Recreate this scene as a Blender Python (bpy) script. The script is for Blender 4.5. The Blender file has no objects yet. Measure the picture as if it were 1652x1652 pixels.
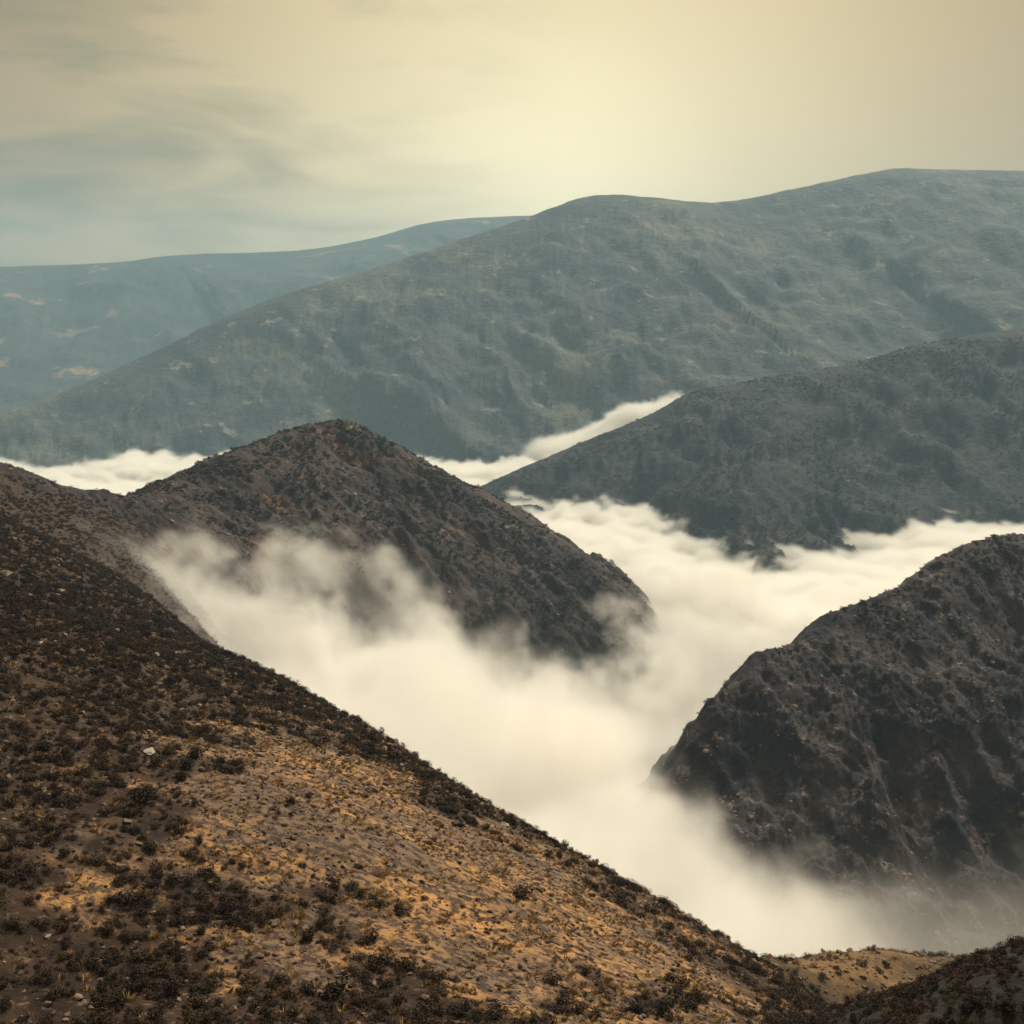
import bpy, math, random
import numpy as np
from mathutils import Vector, Matrix

# ------------------------------------------------------------------ camera, sky, sun, exposure
sc = bpy.context.scene
F_PX, CX, CY, HZ = 1771.0, 826.0, 826.0, 520.0      # focal length, centre and horizon row (photo pixels)
TILT = math.atan((CY - HZ) / F_PX)
cam_d = bpy.data.cameras.new('camera')
cam = bpy.data.objects.new('camera', cam_d)
sc.collection.objects.link(cam)
cam_d.sensor_width = 36.0
cam_d.lens = 36.0 * F_PX / 1652.0
cam_d.clip_start = 0.2
cam_d.clip_end = 60000.0
cam.location = (0, 0, 0)
cam.rotation_euler = (math.pi / 2 - TILT, 0, 0)
sc.camera = cam

SUN_EL, SUN_AZ = math.radians(40), math.radians(30)   # azimuth measured right of the view direction (+Y)
W = bpy.data.worlds.new('World'); sc.world = W; W.use_nodes = True
nt = W.node_tree; nt.nodes.clear()
def N(t, typ, **kw):
    n = t.nodes.new(typ)
    for k, v in kw.items():
        if k in n.inputs.keys() if isinstance(k, str) else False: n.inputs[k].default_value = v
        else: setattr(n, k, v)
    return n
L = lambda t, a, b: t.links.new(a, b)
out = N(nt, 'ShaderNodeOutputWorld'); bg = N(nt, 'ShaderNodeBackground'); bg.inputs['Strength'].default_value = 0.1
sky = N(nt, 'ShaderNodeTexSky'); sky.sky_type = 'NISHITA'; sky.sun_disc = False
sky.sun_elevation = SUN_EL; sky.sun_rotation = SUN_AZ; sky.air_density = 1.0; sky.dust_density = 4.0
tc = N(nt, 'ShaderNodeTexCoord')
# glow set low above the ridges; its fall-off puts corner vignetting into the sky
gdir = Vector((0.035, 1.0, 0.085)).normalized()
dot = N(nt, 'ShaderNodeVectorMath', operation='DOT_PRODUCT'); dot.inputs[1].default_value = gdir
nrm = N(nt, 'ShaderNodeVectorMath', operation='NORMALIZE')
L(nt, tc.outputs['Generated'], nrm.inputs[0]); L(nt, nrm.outputs[0], dot.inputs[0])
acs = N(nt, 'ShaderNodeMath', operation='ARCCOSINE'); L(nt, dot.outputs['Value'], acs.inputs[0])
ramp = N(nt, 'ShaderNodeValToRGB'); ramp.color_ramp.interpolation = 'B_SPLINE'
mr = N(nt, 'ShaderNodeMapRange'); mr.inputs['From Max'].default_value = 0.62
L(nt, acs.outputs[0], mr.inputs['Value']); L(nt, mr.outputs[0], ramp.inputs['Fac'])
els = ramp.color_ramp.elements
els[0].position = 0.0; els[0].color = (.97, .83, .50, 1)
els[1].position = 1.0; els[1].color = (.24, .155, .062, 1)
for p, c in ((0.13, (.86, .72, .42)), (0.27, (.68, .55, .305)), (0.50, (.46, .335, .155)), (0.76, (.27, .172, .066))):
    e = els.new(p); e.color = (*c, 1)
# soft streaks of cloud
mp = N(nt, 'ShaderNodeMapping'); mp.inputs['Scale'].default_value = (1.6, 1.0, 7.0); mp.inputs['Rotation'].default_value = (0, 0.12, 0)
L(nt, nrm.outputs[0], mp.inputs['Vector'])
nz = N(nt, 'ShaderNodeTexNoise'); nz.inputs['Scale'].default_value = 2.6; nz.inputs['Detail'].default_value = 7; nz.inputs['Roughness'].default_value = 0.55
nz.inputs['Distortion'].default_value = 0.5
L(nt, mp.outputs[0], nz.inputs['Vector'])
cl = N(nt, 'ShaderNodeMapRange'); cl.inputs['From Min'].default_value = 0.40; cl.inputs['From Max'].default_value = 0.62
L(nt, nz.outputs['Fac'], cl.inputs['Value'])
# the cloud breaks up towards the left of the view
sep = N(nt, 'ShaderNodeSeparateXYZ'); L(nt, nrm.outputs[0], sep.inputs[0])
lf = N(nt, 'ShaderNodeMapRange'); lf.inputs['From Min'].default_value = 0.05; lf.inputs['From Max'].default_value = -0.36
L(nt, sep.outputs['X'], lf.inputs['Value'])
cf = N(nt, 'ShaderNodeMath', operation='MULTIPLY'); L(nt, cl.outputs[0], cf.inputs[0]); L(nt, lf.outputs[0], cf.inputs[1])
cf2 = N(nt, 'ShaderNodeMath', operation='MULTIPLY'); L(nt, cf.outputs[0], cf2.inputs[0]); cf2.inputs[1].default_value = 1.0
ccol = N(nt, 'ShaderNodeMix', data_type='RGBA'); ccol.inputs[7].default_value = (.13, .11, .045, 1)
L(nt, cf2.outputs[0], ccol.inputs[0]); L(nt, ramp.outputs['Color'], ccol.inputs[6])
# cool band just over the skyline to the left
x10 = N(nt, 'ShaderNodeVectorMath', operation='SCALE'); x10.inputs['Scale'].default_value = 7.0
L(nt, ccol.outputs[2], x10.inputs[0])
mixs = N(nt, 'ShaderNodeMix', data_type='RGBA'); mixs.inputs[0].default_value = 0.98
L(nt, sky.outputs[0], mixs.inputs[6]); L(nt, x10.outputs[0], mixs.inputs[7])
L(nt, mixs.outputs[2], bg.inputs['Color']); L(nt, bg.outputs[0], out.inputs['Surface'])

sun_d = bpy.data.lights.new('sun', 'SUN'); sun_d.energy = 3.1; sun_d.angle = math.radians(8); sun_d.color = (1.0, 0.92, 0.76)
sun = bpy.data.objects.new('sun', sun_d); sc.collection.objects.link(sun)
sdir = Vector((math.sin(SUN_AZ) * math.cos(SUN_EL), math.cos(SUN_AZ) * math.cos(SUN_EL), math.sin(SUN_EL)))
sun.rotation_euler = sdir.to_track_quat('Z', 'Y').to_euler()
sun.location = (0, 0, 50)

vs = sc.view_settings
sc.display_settings.display_device = 'sRGB'
vs.view_transform = 'Standard'; vs.look = 'None'; vs.gamma = 1.0; vs.use_curve_mapping = False
vs.exposure = 1.08
sc.render.engine = 'CYCLES'
cy = sc.cycles
cy.max_bounces = 8; cy.diffuse_bounces = 2; cy.glossy_bounces = 1; cy.transmission_bounces = 1; cy.volume_bounces = 8
cy.transparent_max_bounces = 8; cy.volume_step_rate = 2.0; cy.volume_max_steps = 512
cy.use_denoising = True

# ------------------------------------------------------------------ helpers
def P(px, py, d):
    """world point seen at photo pixel (px, py), d metres ahead of the camera"""
    u, v = (px - CX) / F_PX, (CY - py) / F_PX
    y = math.cos(TILT) + v * math.sin(TILT); z = -math.sin(TILT) + v * math.cos(TILT)
    s = d / y
    return (u * s, d, z * s)

def hash2(ix, iy, seed):
    h = (ix.astype(np.int64) * 374761393 + iy.astype(np.int64) * 668265263 + seed * 1442695041) & 0xffffffff
    h = ((h ^ (h >> 13)) * 1274126177) & 0xffffffff
    return (h ^ (h >> 16)) & 0xffff

def gnoise(x, y, seed=0):
    ix, iy = np.floor(x), np.floor(y); fx, fy = x - ix, y - iy
    ux = fx * fx * fx * (fx * (fx * 6 - 15) + 10); uy = fy * fy * fy * (fy * (fy * 6 - 15) + 10)
    def g(dx, dy):
        a = hash2(ix + dx, iy + dy, seed) * (2 * math.pi / 65536)
        return np.cos(a) * (fx - dx) + np.sin(a) * (fy - dy)
    a, b, c, d = g(0, 0), g(1, 0), g(0, 1), g(1, 1)
    return 1.5 * ((a * (1 - ux) + b * ux) * (1 - uy) + (c * (1 - ux) + d * ux) * uy)

def fbm(x, y, octs=5, seed=0, gain=0.5, lac=2.03):
    s = 0; a = 1
    for i in range(octs):
        s = s + a * gnoise(x, y, seed + i * 17); a *= gain; x = x * lac + 13.7; y = y * lac - 7.1
    return s

def ridged(x, y, octs=4, seed=0, gain=0.5):
    s = 0; a = 1
    for i in range(octs):
        s = s + a * (1 - 2 * np.abs(gnoise(x, y, seed + i * 31))); a *= gain; x = x * 2.07 + 5.3; y = y * 2.07 - 9.1
    return s

def sstep(a, b, x):
    t = np.clip((x - a) / (b - a), 0, 1); return t * t * (3 - 2 * t)

def tps(pts, lam=0.0):
    """thin plate spline z(x, y) through 3D points"""
    pts = np.array(pts, float); sc_ = np.abs(pts[:, :2]).max(); p = pts[:, :2] / sc_; n = len(p)
    r = np.linalg.norm(p[:, None] - p[None], axis=2)
    K = np.where(r > 0, r * r * np.log(np.maximum(r, 1e-9)), 0) + lam * np.eye(n)
    A = np.zeros((n + 3, n + 3)); A[:n, :n] = K; A[:n, n] = 1; A[:n, n + 1:] = p; A[n, :n] = 1; A[n + 1:, :n] = p.T
    w = np.linalg.solve(A, np.concatenate([pts[:, 2], np.zeros(3)]))
    def f(x, y):
        x = np.asarray(x) / sc_; y = np.asarray(y) / sc_
        z = w[n] + w[n + 1] * x + w[n + 2] * y
        for i in range(n):
            r2 = (x - p[i, 0]) ** 2 + (y - p[i, 1]) ** 2
            z = z + w[i] * 0.5 * r2 * np.log(np.maximum(r2, 1e-18))
        return z
    return f

def poly_dist(x, y, pts):
    """distance, arc position, crest values and side (+ = camera side, right of travel) of the nearest point on a polyline"""
    best = np.full(x.shape, 1e18); val = [np.zeros(x.shape) for _ in range(pts.shape[1] - 2)]
    arc = np.zeros(x.shape); side = np.zeros(x.shape); acc = 0
    for a, b in zip(pts[:-1], pts[1:]):
        d = b[:2] - a[:2]; l = np.hypot(*d)
        t = np.clip(((x - a[0]) * d[0] + (y - a[1]) * d[1]) / (l * l), 0, 1)
        qx, qy = a[0] + t * d[0], a[1] + t * d[1]
        r2 = (x - qx) ** 2 + (y - qy) ** 2
        m = r2 < best
        best = np.where(m, r2, best); arc = np.where(m, acc + t * l, arc)
        for k in range(len(val)): val[k] = np.where(m, a[2 + k] + t * (b[2 + k] - a[2 + k]), val[k])
        cr = d[0] * (y - a[1]) - d[1] * (x - a[0])
        side = np.where(m, -cr / l, side); acc += l
    return np.sqrt(best), arc, val, side

# ------------------------------------------------------------------ the lie of the land
def crest(rows, smooth=False):
    """rows of (px, py, distance, slope on the camera side, slope on the far side) -> polyline"""
    rows = sorted(rows, key=lambda r: r[0])
    A = np.array([(*P(*r[:3]), r[3], r[4], r[5] if len(r) > 5 else 1e6) for r in rows])
    if not smooth: return A
    B = []                                             # rounded through its points (Catmull-Rom)
    for i in range(len(A) - 1):
        p0, p1, p2, p3 = A[max(i - 1, 0)], A[i], A[i + 1], A[min(i + 2, len(A) - 1)]
        for t in (0, .25, .5, .75):
            q = .5 * (2 * p1 + (p2 - p0) * t + (2 * p0 - 5 * p1 + 4 * p2 - p3) * t * t + (3 * p1 - p0 - 3 * p2 + p3) * t ** 3)
            q[3:] = p1[3:] + (p2[3:] - p1[3:]) * t; B.append(q)
    return np.array(B + [A[-1]])

C_PEAK = crest([(-260, 640, 400, .45, .5, 5), (-100, 705, 460, .45, .5, 5), (0, 752, 505, .45, .5, 5), (60, 775, 545, .45, .5, 8), (130, 795, 595, .40, .5, 20),
                (210, 810, 640, .34, .5, 60), (290, 775, 720, .42, .5, 100), (375, 735, 790, .48, .5, 130), (450, 703, 850, .55, .5, 170), (508, 684, 895, .6, .5, 200),
                (550, 679, 905, .6, .6, 210), (590, 698, 910, .62, .8, 210), (650, 730, 918, .6, .9, 210), (700, 766, 920, .6, 1.0, 210), (745, 795, 918, .55, 1.1, 210),
                (810, 830, 915, .5, 1.2, 210), (880, 856, 900, .5, 1.3, 190), (960, 903, 880, .52, 1.3, 150), (1020, 950, 858, 1.0, 1.8, 100), (1050, 1005, 848, 1.5, 2.2, 80),
                (1070, 1150, 840, 2.0, 2.4, 80)])
C_RIGHT = crest([(2300, 700, 860, .5, .9, 150), (1900, 790, 800, .5, .9, 150), (1652, 864, 700, .55, 1.2, 150), (1590, 872, 680, .55, 1.2, 150), (1540, 892, 660, .55, 1.3, 150),
                 (1440, 955, 610, .5, 1.3, 150), (1335, 992, 585, .5, 1.3, 150), (1298, 1040, 565, .5, 1.3, 150), (1228, 1052, 540, .5, 1.5, 150), (1188, 1108, 520, .5, 1.7, 150),
                 (1152, 1130, 505, .7, 1.8, 150), (1136, 1180, 490, 1.0, 2.0, 150), (1112, 1205, 482, 1.4, 2.2, 100)])
C_DARK = crest([(2600, 380, 2500, .42, .5), (2000, 470, 2450, .42, .5), (1652, 528, 2350, .46, .5), (1500, 552, 2330, .43, .5), (1400, 580, 2320, .35, .5),
                (1300, 600, 2310, .29, .5), (1190, 618, 2300, .21, .5), (1110, 636, 2290, .21, .5), (1050, 668, 2260, .30, .5), (990, 694, 2230, .30, .5),
                (925, 720, 2180, .28, .5), (850, 752, 2100, .25, .5), (770, 788, 2000, .22, .5), (640, 850, 1900, .22, .5)], smooth=True)
C_MAIN = crest([(2800, 330, 5200, .45, .5), (2100, 290, 5200, .45, .5), (1652, 277, 5000, .45, .5), (1500, 273, 4900, .45, .5), (1440, 272, 4850, .45, .5),
                (1350, 290, 4800, .45, .5), (1250, 312, 4750, .45, .5), (1150, 327, 4650, .45, .5), (1060, 320, 4600, .45, .5), (980, 314, 4550, .45, .5),
                (935, 320, 4500, .45, .5), (860, 347, 4400, .42, .5), (730, 392, 4250, .40, .5), (600, 434, 4100, .38, .5), (430, 485, 3900, .36, .5),
                (300, 545, 3700, .34, .5), (200, 592, 3550, .32, .5), (100, 634, 3420, .30, .5), (0, 668, 3300, .30, .5), (-200, 730, 3150, .3, .5)], smooth=True)
C_FAR = crest([(2000, 330, 9000, .3, .3), (1300, 340, 8800, .3, .3), (860, 348, 8400, .30, .3), (700, 358, 8200, .30, .3), (600, 384, 8000, .28, .3), (480, 404, 7800, .26, .3),
               (290, 411, 7500, .25, .3), (180, 424, 7300, .24, .3), (0, 430, 7100, .24, .3), (-400, 440, 6900, .24, .3), (-1100, 430, 6600, .24, .3)], smooth=True)
C_BANK = crest([(1900, 1470, 46, .5, .9), (1720, 1560, 45, .5, .9), (1652, 1592, 44, .5, .9), (1590, 1624, 43, .6, 1.0), (1520, 1656, 42, .8, 1.1), (1450, 1700, 41, 1.0, 1.4),
                (1380, 1730, 40, 1.5, 2.0), (1300, 1800, 38, 2.5, 2.5)])
C_SHELF = crest([(1180, 1575, 150, .30, .9), (1290, 1566, 155, .26, .9), (1400, 1556, 162, .24, .9), (1500, 1558, 166, .22, .9), (1620, 1566, 172, .25, .9), (1760, 1570, 176, .3, .9)])
EDGE = np.array([P(*r) for r in ((1500, 1720, 95), (1380, 1640, 104), (1280, 1556, 112), (1150, 1484, 116), (1000, 1402, 122), (900, 1345, 128), (800, 1288, 138), (650, 1190, 168),
                                 (500, 1112, 210), (400, 1062, 250), (330, 1028, 290), (260, 975, 335), (202, 925, 385), (198, 890, 430), (198, 862, 480), (202, 838, 545), (212, 812, 632))])
near_pts = [P(*r) for r in ((1380, 1640, 104), (1280, 1556, 112), (1150, 1484, 116), (1000, 1402, 122), (800, 1288, 138), (650, 1190, 168), (500, 1112, 210), (330, 1028, 290), (200, 925, 385),
                            (190, 870, 455), (190, 828, 570), (205, 811, 635), (130, 797, 592), (60, 777, 542), (0, 755, 502), (-100, 707, 458), (-260, 642, 398), (100, 850, 455), (0, 1652, 50), (400, 1652, 52), (800, 1652, 56), (1150, 1652, 66), (1350, 1652, 84), (0, 1300, 76), (0, 1000, 160), (0, 850, 300), (400, 1300, 84), (250, 1150, 122), (-300, 900, 150), (-300, 1300, 62))]
near_pts += [(0, 0, -1.7), (-40, 0, 2), (40, 0, -4), (0, -60, 8), (-120, 60, 6), (-260, 260, -5), (60, 40, -46), (30, 50, -44),
              (-20, 15, -14), (0, 15, -15), (15, 15, -17), (-25, 30, -25), (-10, 30, -26), (5, 30, -27), (15, 30, -29), (-30, 42, -30.5), (0, 42, -32), (14, 42, -35)]
S_near = tps(near_pts, 1e-4)
names = ['near', 'peak', 'right', 'dark', 'main', 'far', 'bank', 'shelf', 'valley']

def ridge_h(x, y, C, rnd, gul, gl, seed, wav, extra=0.0, by_max=False):
    if not by_max:
        d, arc, (zc, s1, s2, knee), side = poly_dist(x, y, C)
        d2 = np.sqrt(d * d + rnd * rnd) - rnd
        z = zc - np.where(side > 0, s1, s2) * d2 - extra * np.where(side > 0, np.maximum(0, d - knee), 0)
        n = ridged(arc / wav + 0.25 * fbm(x / wav, y / wav, 2, seed + 3), d / (wav * 2.6), 3, seed)
    else:
        z = np.full(x.shape, -1e9); d = np.full(x.shape, 1e9)
        for a, b in zip(C[:-1], C[1:]):
            dd, _, (zc, s1, s2, knee), side = poly_dist(x, y, np.stack([a, b]))
            k = sstep(-8, 8, side); d2 = np.sqrt(dd * dd + rnd * rnd) - rnd
            zz = zc - (s1 * k + s2 * (1 - k)) * d2 - extra * k * np.maximum(0, dd - knee)
            z = np.maximum(z, zz); d = np.minimum(d, dd)
        n = ridged(x / wav + 0.3 * fbm(x / wav, y / wav, 2, seed + 3), y / (wav * 2.0), 3, seed)
    grow = 1 - np.exp(-d / gl)
    z = z + grow * gul * (n - 0.9) * np.minimum(1, 0.35 + d / (gl * 3))
    return z, d

def h_near(x, y):
    # fitted surface that falls away beyond its edge
    r = np.hypot(x, y)
    d, arc, _, side = poly_dist(x, y, np.c_[EDGE, np.zeros((len(EDGE), 1))])
    sd = np.where(side > 0, d, -d)                      # + beyond the edge
    wob = 2.0 * fbm(x / 26, y / 26, 3, 5) + 0.9 * fbm(x / 7, y / 7, 2, 6)
    soft = 2.5 + 0.010 * r
    fall = 0.95 * soft * np.log1p(np.exp(np.clip((sd - 2 + wob) / soft, -30, 30)))
    z = S_near(np.clip(x, -420, 300), np.clip(y, -300, 620)) - fall - 0.6 * np.maximum(0, y - 620) - 0.4 * np.maximum(0, np.abs(x + 60) - 360)
    dp, _, _, sp_ = poly_dist(x, y, C_PEAK)
    z = z - np.where((sp_ < 0) & (y > 300) & (x < 0), 0.7 * dp, 0)
    amp = np.clip(r / 120, 0.4, 1.6)
    return z + amp * (0.9 * fbm(x / 38, y / 38, 3, 9) + 0.40 * fbm(x / 9, y / 9, 4, 21)) * sstep(20, 60, r)
def h_peak(x, y):
    z, d = ridge_h(x, y, C_PEAK, 6, 13, 60, 40, 95, 0.9, True)
    z = z - 0.85 * 6 * np.log1p(np.exp(np.clip((x - 96 + 5 * fbm(x / 20, y / 20, 3, 48)) / 6, -30, 30)))   # the spur breaks off towards the valley
    f = sstep(0, 25, d)
    return z + (0.30 + f) * 2.8 * fbm(x / 42, y / 42, 5, 44, .55) + (0.5 + f) * 1.6 * ridged(x / 18 + z / 22, y / 18, 4, 45, .6)
def h_right(x, y):
    z, d = ridge_h(x, y, C_RIGHT, 3, 14, 40, 60, 70, 0.5, True)
    f = sstep(0, 20, d)
    return z + (0.6 + f) * 2.2 * fbm(x / 30, y / 55, 7, 64, .62) + (1.1 + .5 * f) * np.maximum(.15, .7 + 1.2 * fbm(x / 70, y / 70, 2, 68)) * ridged(x / 17, y / 26 + z / 30, 5, 65, .62)
def at_level(px, py, z):
    u, v = (px - CX) / F_PX, (CY - py) / F_PX
    y = math.cos(TILT) + v * math.sin(TILT); q = -math.sin(TILT) + v * math.cos(TILT)
    return (u * z / q, y * z / q, z)
FEET = [at_level(a, b, -303.0) for a, b in ((640, 815), (820, 803), (900, 800), (1000, 800), (1070, 812), (1110, 850), (1170, 893), (1250, 893), (1350, 868), (1500, 833), (1652, 842), (1900, 850), (2300, 850))]
def h_dark(x, y):
    """long spur: crest and foot run roughly across the view, the face is straight between them"""
    o_ = np.argsort(C_DARK[:, 0]); cx_, cyy, cz = C_DARK[o_, 0], C_DARK[o_, 1], C_DARK[o_, 2]
    f = np.array(FEET); o_ = np.argsort(f[:, 0]); f = f[o_]
    xw = x + 26 * fbm(x / 160, y / 160, 3, 90)
    yc, zc = np.interp(x, cx_, cyy), np.interp(x, cx_, cz)
    yc2, zc2 = np.interp(xw, cx_, cyy), np.interp(xw, cx_, cz)
    yf = (np.interp(xw - 25, f[:, 0], f[:, 1]) + np.interp(xw, f[:, 0], f[:, 1]) + np.interp(xw + 25, f[:, 0], f[:, 1])) / 3
    sl = np.clip((zc2 + 303) / np.maximum(yc2 - yf, 60), .06, .8)
    d = yc - y
    z = zc - np.where(d > 0, sl * (np.sqrt(d * d + 900) - 30), .5 * (np.sqrt(d * d + 900) - 30)) - .5 * np.maximum(0, d - 1000)
    z = z - .8 * np.maximum(0, cx_[0] - x)
    g = sstep(0, 160, np.abs(d))
    return z + g * 16 * (ridged(x / 130 + .4 * fbm(x / 200, y / 200, 2, 93), y / 420, 4, 94, .55) - 1.0) + (0.15 + g) * 8 * fbm(x / 120, y / 120, 6, 84, .6)
def h_main(x, y):
    z, d = ridge_h(x, y, C_MAIN, 60, 27, 400, 100, 300)
    return z + (0.25 + sstep(0, 300, d)) * (11 * fbm(x / 260, y / 260, 7, 104, .62) + 5 * ridged(x / 120, y / 120, 5, 107, .62) - 4)
def h_far(x, y):
    z, d = ridge_h(x, y, C_FAR, 120, 90, 900, 120, 1500)
    return z + (0.05 + sstep(0, 800, d)) * 45 * fbm(x / 700, y / 700, 6, 124, .55)
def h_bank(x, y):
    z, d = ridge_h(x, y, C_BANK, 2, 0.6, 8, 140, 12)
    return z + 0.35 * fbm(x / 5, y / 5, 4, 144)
def h_shelf(x, y):
    z, d = ridge_h(x, y, C_SHELF, 10, 1.0, 20, 160, 40)
    return z + 0.9 * fbm(x / 14, y / 14, 4, 164)
def land(x, y):
    """heights of every landform, each worked out only where it can rise above the rest"""
    shape = x.shape; x = x.ravel(); y = y.ravel(); r = np.hypot(x, y); hs = []
    for fn, a, b in ((h_near, 0, 900), (h_peak, 280, 1500), (h_right, 250, 1500), (h_dark, 1000, 3800), (h_main, 1900, 1e9), (h_far, 3200, 1e9), (h_bank, 0, 110), (h_shelf, 90, 320)):
        z = np.full(x.shape, -1e4); m = (r >= a) & (r < b)
        if m.any(): z[m] = fn(x[m], y[m])
        hs.append(z.reshape(shape))
    hs.append((-420 + 30 * fbm(x / 900, y / 900, 3, 180)).reshape(shape))
    return hs

def height(x, y):
    x = np.atleast_1d(np.asarray(x, float)); y = np.atleast_1d(np.asarray(y, float))
    return np.max(np.stack(land(x, y)), axis=0)

# one sheet of ground, sampled finer where the view is, then cut into its hills
NA, NR = 880, 1050
az = np.concatenate([np.linspace(-70, -30, 40, endpoint=False), np.linspace(-30, 30, NA), np.linspace(30, 70, 41)[1:]]) * math.pi / 180
rr = np.concatenate([[1.0, 4, 8, 13, 18, 23, 28], np.exp(np.linspace(math.log(32), math.log(330), 330, endpoint=False)), np.exp(np.linspace(math.log(330), math.log(1050), 480, endpoint=False)), np.exp(np.linspace(math.log(1050), math.log(11000), 340))])
# distances concentrated where the visible faces are
AZ, RR = np.meshgrid(az, rr)
GX, GY = RR * np.sin(AZ), RR * np.cos(AZ)
HS = np.stack(land(GX, GY))
WHO = HS.argmax(0); GZ = HS.max(0)
nr_, na_ = GX.shape
idx = np.arange(nr_ * na_).reshape(nr_, na_)
quads = np.stack([idx[:-1, :-1], idx[:-1, 1:], idx[1:, 1:], idx[1:, :-1]], -1).reshape(-1, 4)
qwho = WHO[:-1, :-1].reshape(-1)
co = np.stack([GX, GY, GZ], -1).reshape(-1, 3)
# merge crumbs: far crossings of the near surfaces count as valley ground
def mesh_np(name, v, f):
    me = bpy.data.meshes.new(name)
    me.vertices.add(len(v)); me.vertices.foreach_set('co', np.asarray(v, np.float32).ravel())
    n = f.shape[1]
    me.loops.add(f.size); me.loops.foreach_set('vertex_index', np.asarray(f, np.int32).ravel())
    me.polygons.add(len(f)); me.polygons.foreach_set('loop_start', np.arange(0, f.size, n, dtype=np.int32))
    me.polygons.foreach_set('loop_total', np.full(len(f), n, np.int32))
    me.update(calc_edges=True); me.validate()
    return me
def link(name, me, mat=None, parent=None):
    o = bpy.data.objects.new(name, me); sc.collection.objects.link(o)
    if mat is not None and me is not None and not me.materials: me.materials.append(mat)
    if parent: o.parent = parent
    return o
def tag(o, label=None, cat=None, group=None, kind=None):
    if label: o['label'] = label
    if cat: o['category'] = cat
    if group: o['group'] = group
    if kind: o['kind'] = kind
    return o

# ------------------------------------------------------------------ materials
def new_mat(name):
    m = bpy.data.materials.new(name); m.use_nodes = True; t = m.node_tree; t.nodes.clear()
    o = N(t, 'ShaderNodeOutputMaterial'); b = N(t, 'ShaderNodeBsdfPrincipled'); b.inputs['Roughness'].default_value = 0.95
    b.inputs['Specular IOR Level'].default_value = 0.15
    L(t, b.outputs[0], o.inputs['Surface'])
    return m, t, b
def noise(t, scale, detail=6, rough=0.6, vec=None, dist=0.0, stretch=None):
    if vec is None:
        g = N(t, 'ShaderNodeNewGeometry'); vec = g.outputs['Position']
    if stretch:
        mpn = N(t, 'ShaderNodeMapping'); mpn.inputs['Scale'].default_value = stretch; L(t, vec, mpn.inputs['Vector']); vec = mpn.outputs[0]
    n = N(t, 'ShaderNodeTexNoise'); n.inputs['Scale'].default_value = scale; n.inputs['Detail'].default_value = detail
    n.inputs['Roughness'].default_value = rough; n.inputs['Distortion'].default_value = dist
    L(t, vec, n.inputs['Vector']); return n.outputs['Fac']
def rng(t, v, a, b, c=0.0, d=1.0):
    m = N(t, 'ShaderNodeMapRange'); m.interpolation_type = 'SMOOTHSTEP'
    for k, x in zip(('From Min', 'From Max', 'To Min', 'To Max'), (a, b, c, d)): m.inputs[k].default_value = x
    L(t, v, m.inputs['Value']); return m.outputs[0]
def mixc(t, f, a, b):
    m = N(t, 'ShaderNodeMix', data_type='RGBA')
    for s, x in ((m.inputs[0], f), (m.inputs[6], a), (m.inputs[7], b)):
        if hasattr(x, 'links') or isinstance(x, bpy.types.NodeSocket): L(t, x, s)
        elif isinstance(x, tuple): s.default_value = (*x, 1)
        else: s.default_value = x
    return m.outputs[2]
def mul(t, a, b):
    m = N(t, 'ShaderNodeMath', operation='MULTIPLY')
    for s, x in ((m.inputs[0], a), (m.inputs[1], b)):
        if isinstance(x, bpy.types.NodeSocket): L(t, x, s)
        else: s.default_value = x
    return m.outputs[0]
def bump(t, b, h, dist, strength=1.0):
    n = N(t, 'ShaderNodeBump'); n.inputs['Distance'].default_value = dist; n.inputs['Strength'].default_value = strength
    L(t, h, n.inputs['Height']); L(t, n.outputs[0], b.inputs['Normal'])

def mat_heath(name, dark, mid, rock, grass, sc1, sc2, bumpd, rockiness=.62, grassiness=.6):
    """scrub-covered mountainside: dark heath, paler grass, bare rock"""
    m, t, b = new_mat(name)
    c = mixc(t, rng(t, noise(t, sc1, 5, .6), .38, .62), dark, mid)
    c = mixc(t, rng(t, noise(t, sc1 * .55, 7, .65, dist=.4), grassiness, grassiness + .10), c, grass)
    r = rng(t, noise(t, sc2, 8, .68, dist=.3), rockiness, rockiness + .08)
    c = mixc(t, r, c, rock)
    sp = rng(t, noise(t, sc2 * 5, 3, .6), .42, .66)
    c = mixc(t, mul(t, sp, .55), c, dark)
    L(t, c, b.inputs['Base Color'])
    bump(t, b, noise(t, sc2 * 3, 6, .65), bumpd)
    return m
M_peak = mat_heath('scrub_and_rock', (.026, .020, .022), (.066, .048, .042), (.20, .155, .135), (.19, .105, .062), .018, .045, 3.5, .60, .58)
M_right = mat_heath('dark_scrub', (.016, .013, .018), (.056, .045, .048), (.17, .145, .145), (.085, .062, .052), .03, .09, 1.6, .58, .57)
M_dark = mat_heath('far_dark_scrub', (.008, .007, .011), (.024, .020, .022), (.085, .068, .06), (.045, .034, .030), .008, .02, 8, .58, .56)
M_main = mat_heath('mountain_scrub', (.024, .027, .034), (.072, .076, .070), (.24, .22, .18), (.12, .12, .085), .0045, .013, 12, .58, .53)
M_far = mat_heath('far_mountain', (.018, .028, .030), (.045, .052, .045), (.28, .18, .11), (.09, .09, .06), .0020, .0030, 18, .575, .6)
M_bank = mat_heath('bank_soil_dimmed', (.012, .010, .009), (.03, .024, .018), (.06, .05, .04), (.05, .035, .02), .3, .6, .2)  # near-black soil colour carries the darkening of the lower right corner
M_shelf = mat_heath('shelf_soil', (.04, .028, .02), (.10, .065, .032), (.14, .11, .09), (.18, .105, .042), .06, .3, .3, .64, .5)
M_valley = mat_heath('valley_soil', (.03, .03, .02), (.06, .05, .035), (.1, .08, .06), (.1, .08, .04), .02, .05, 2)
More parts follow.
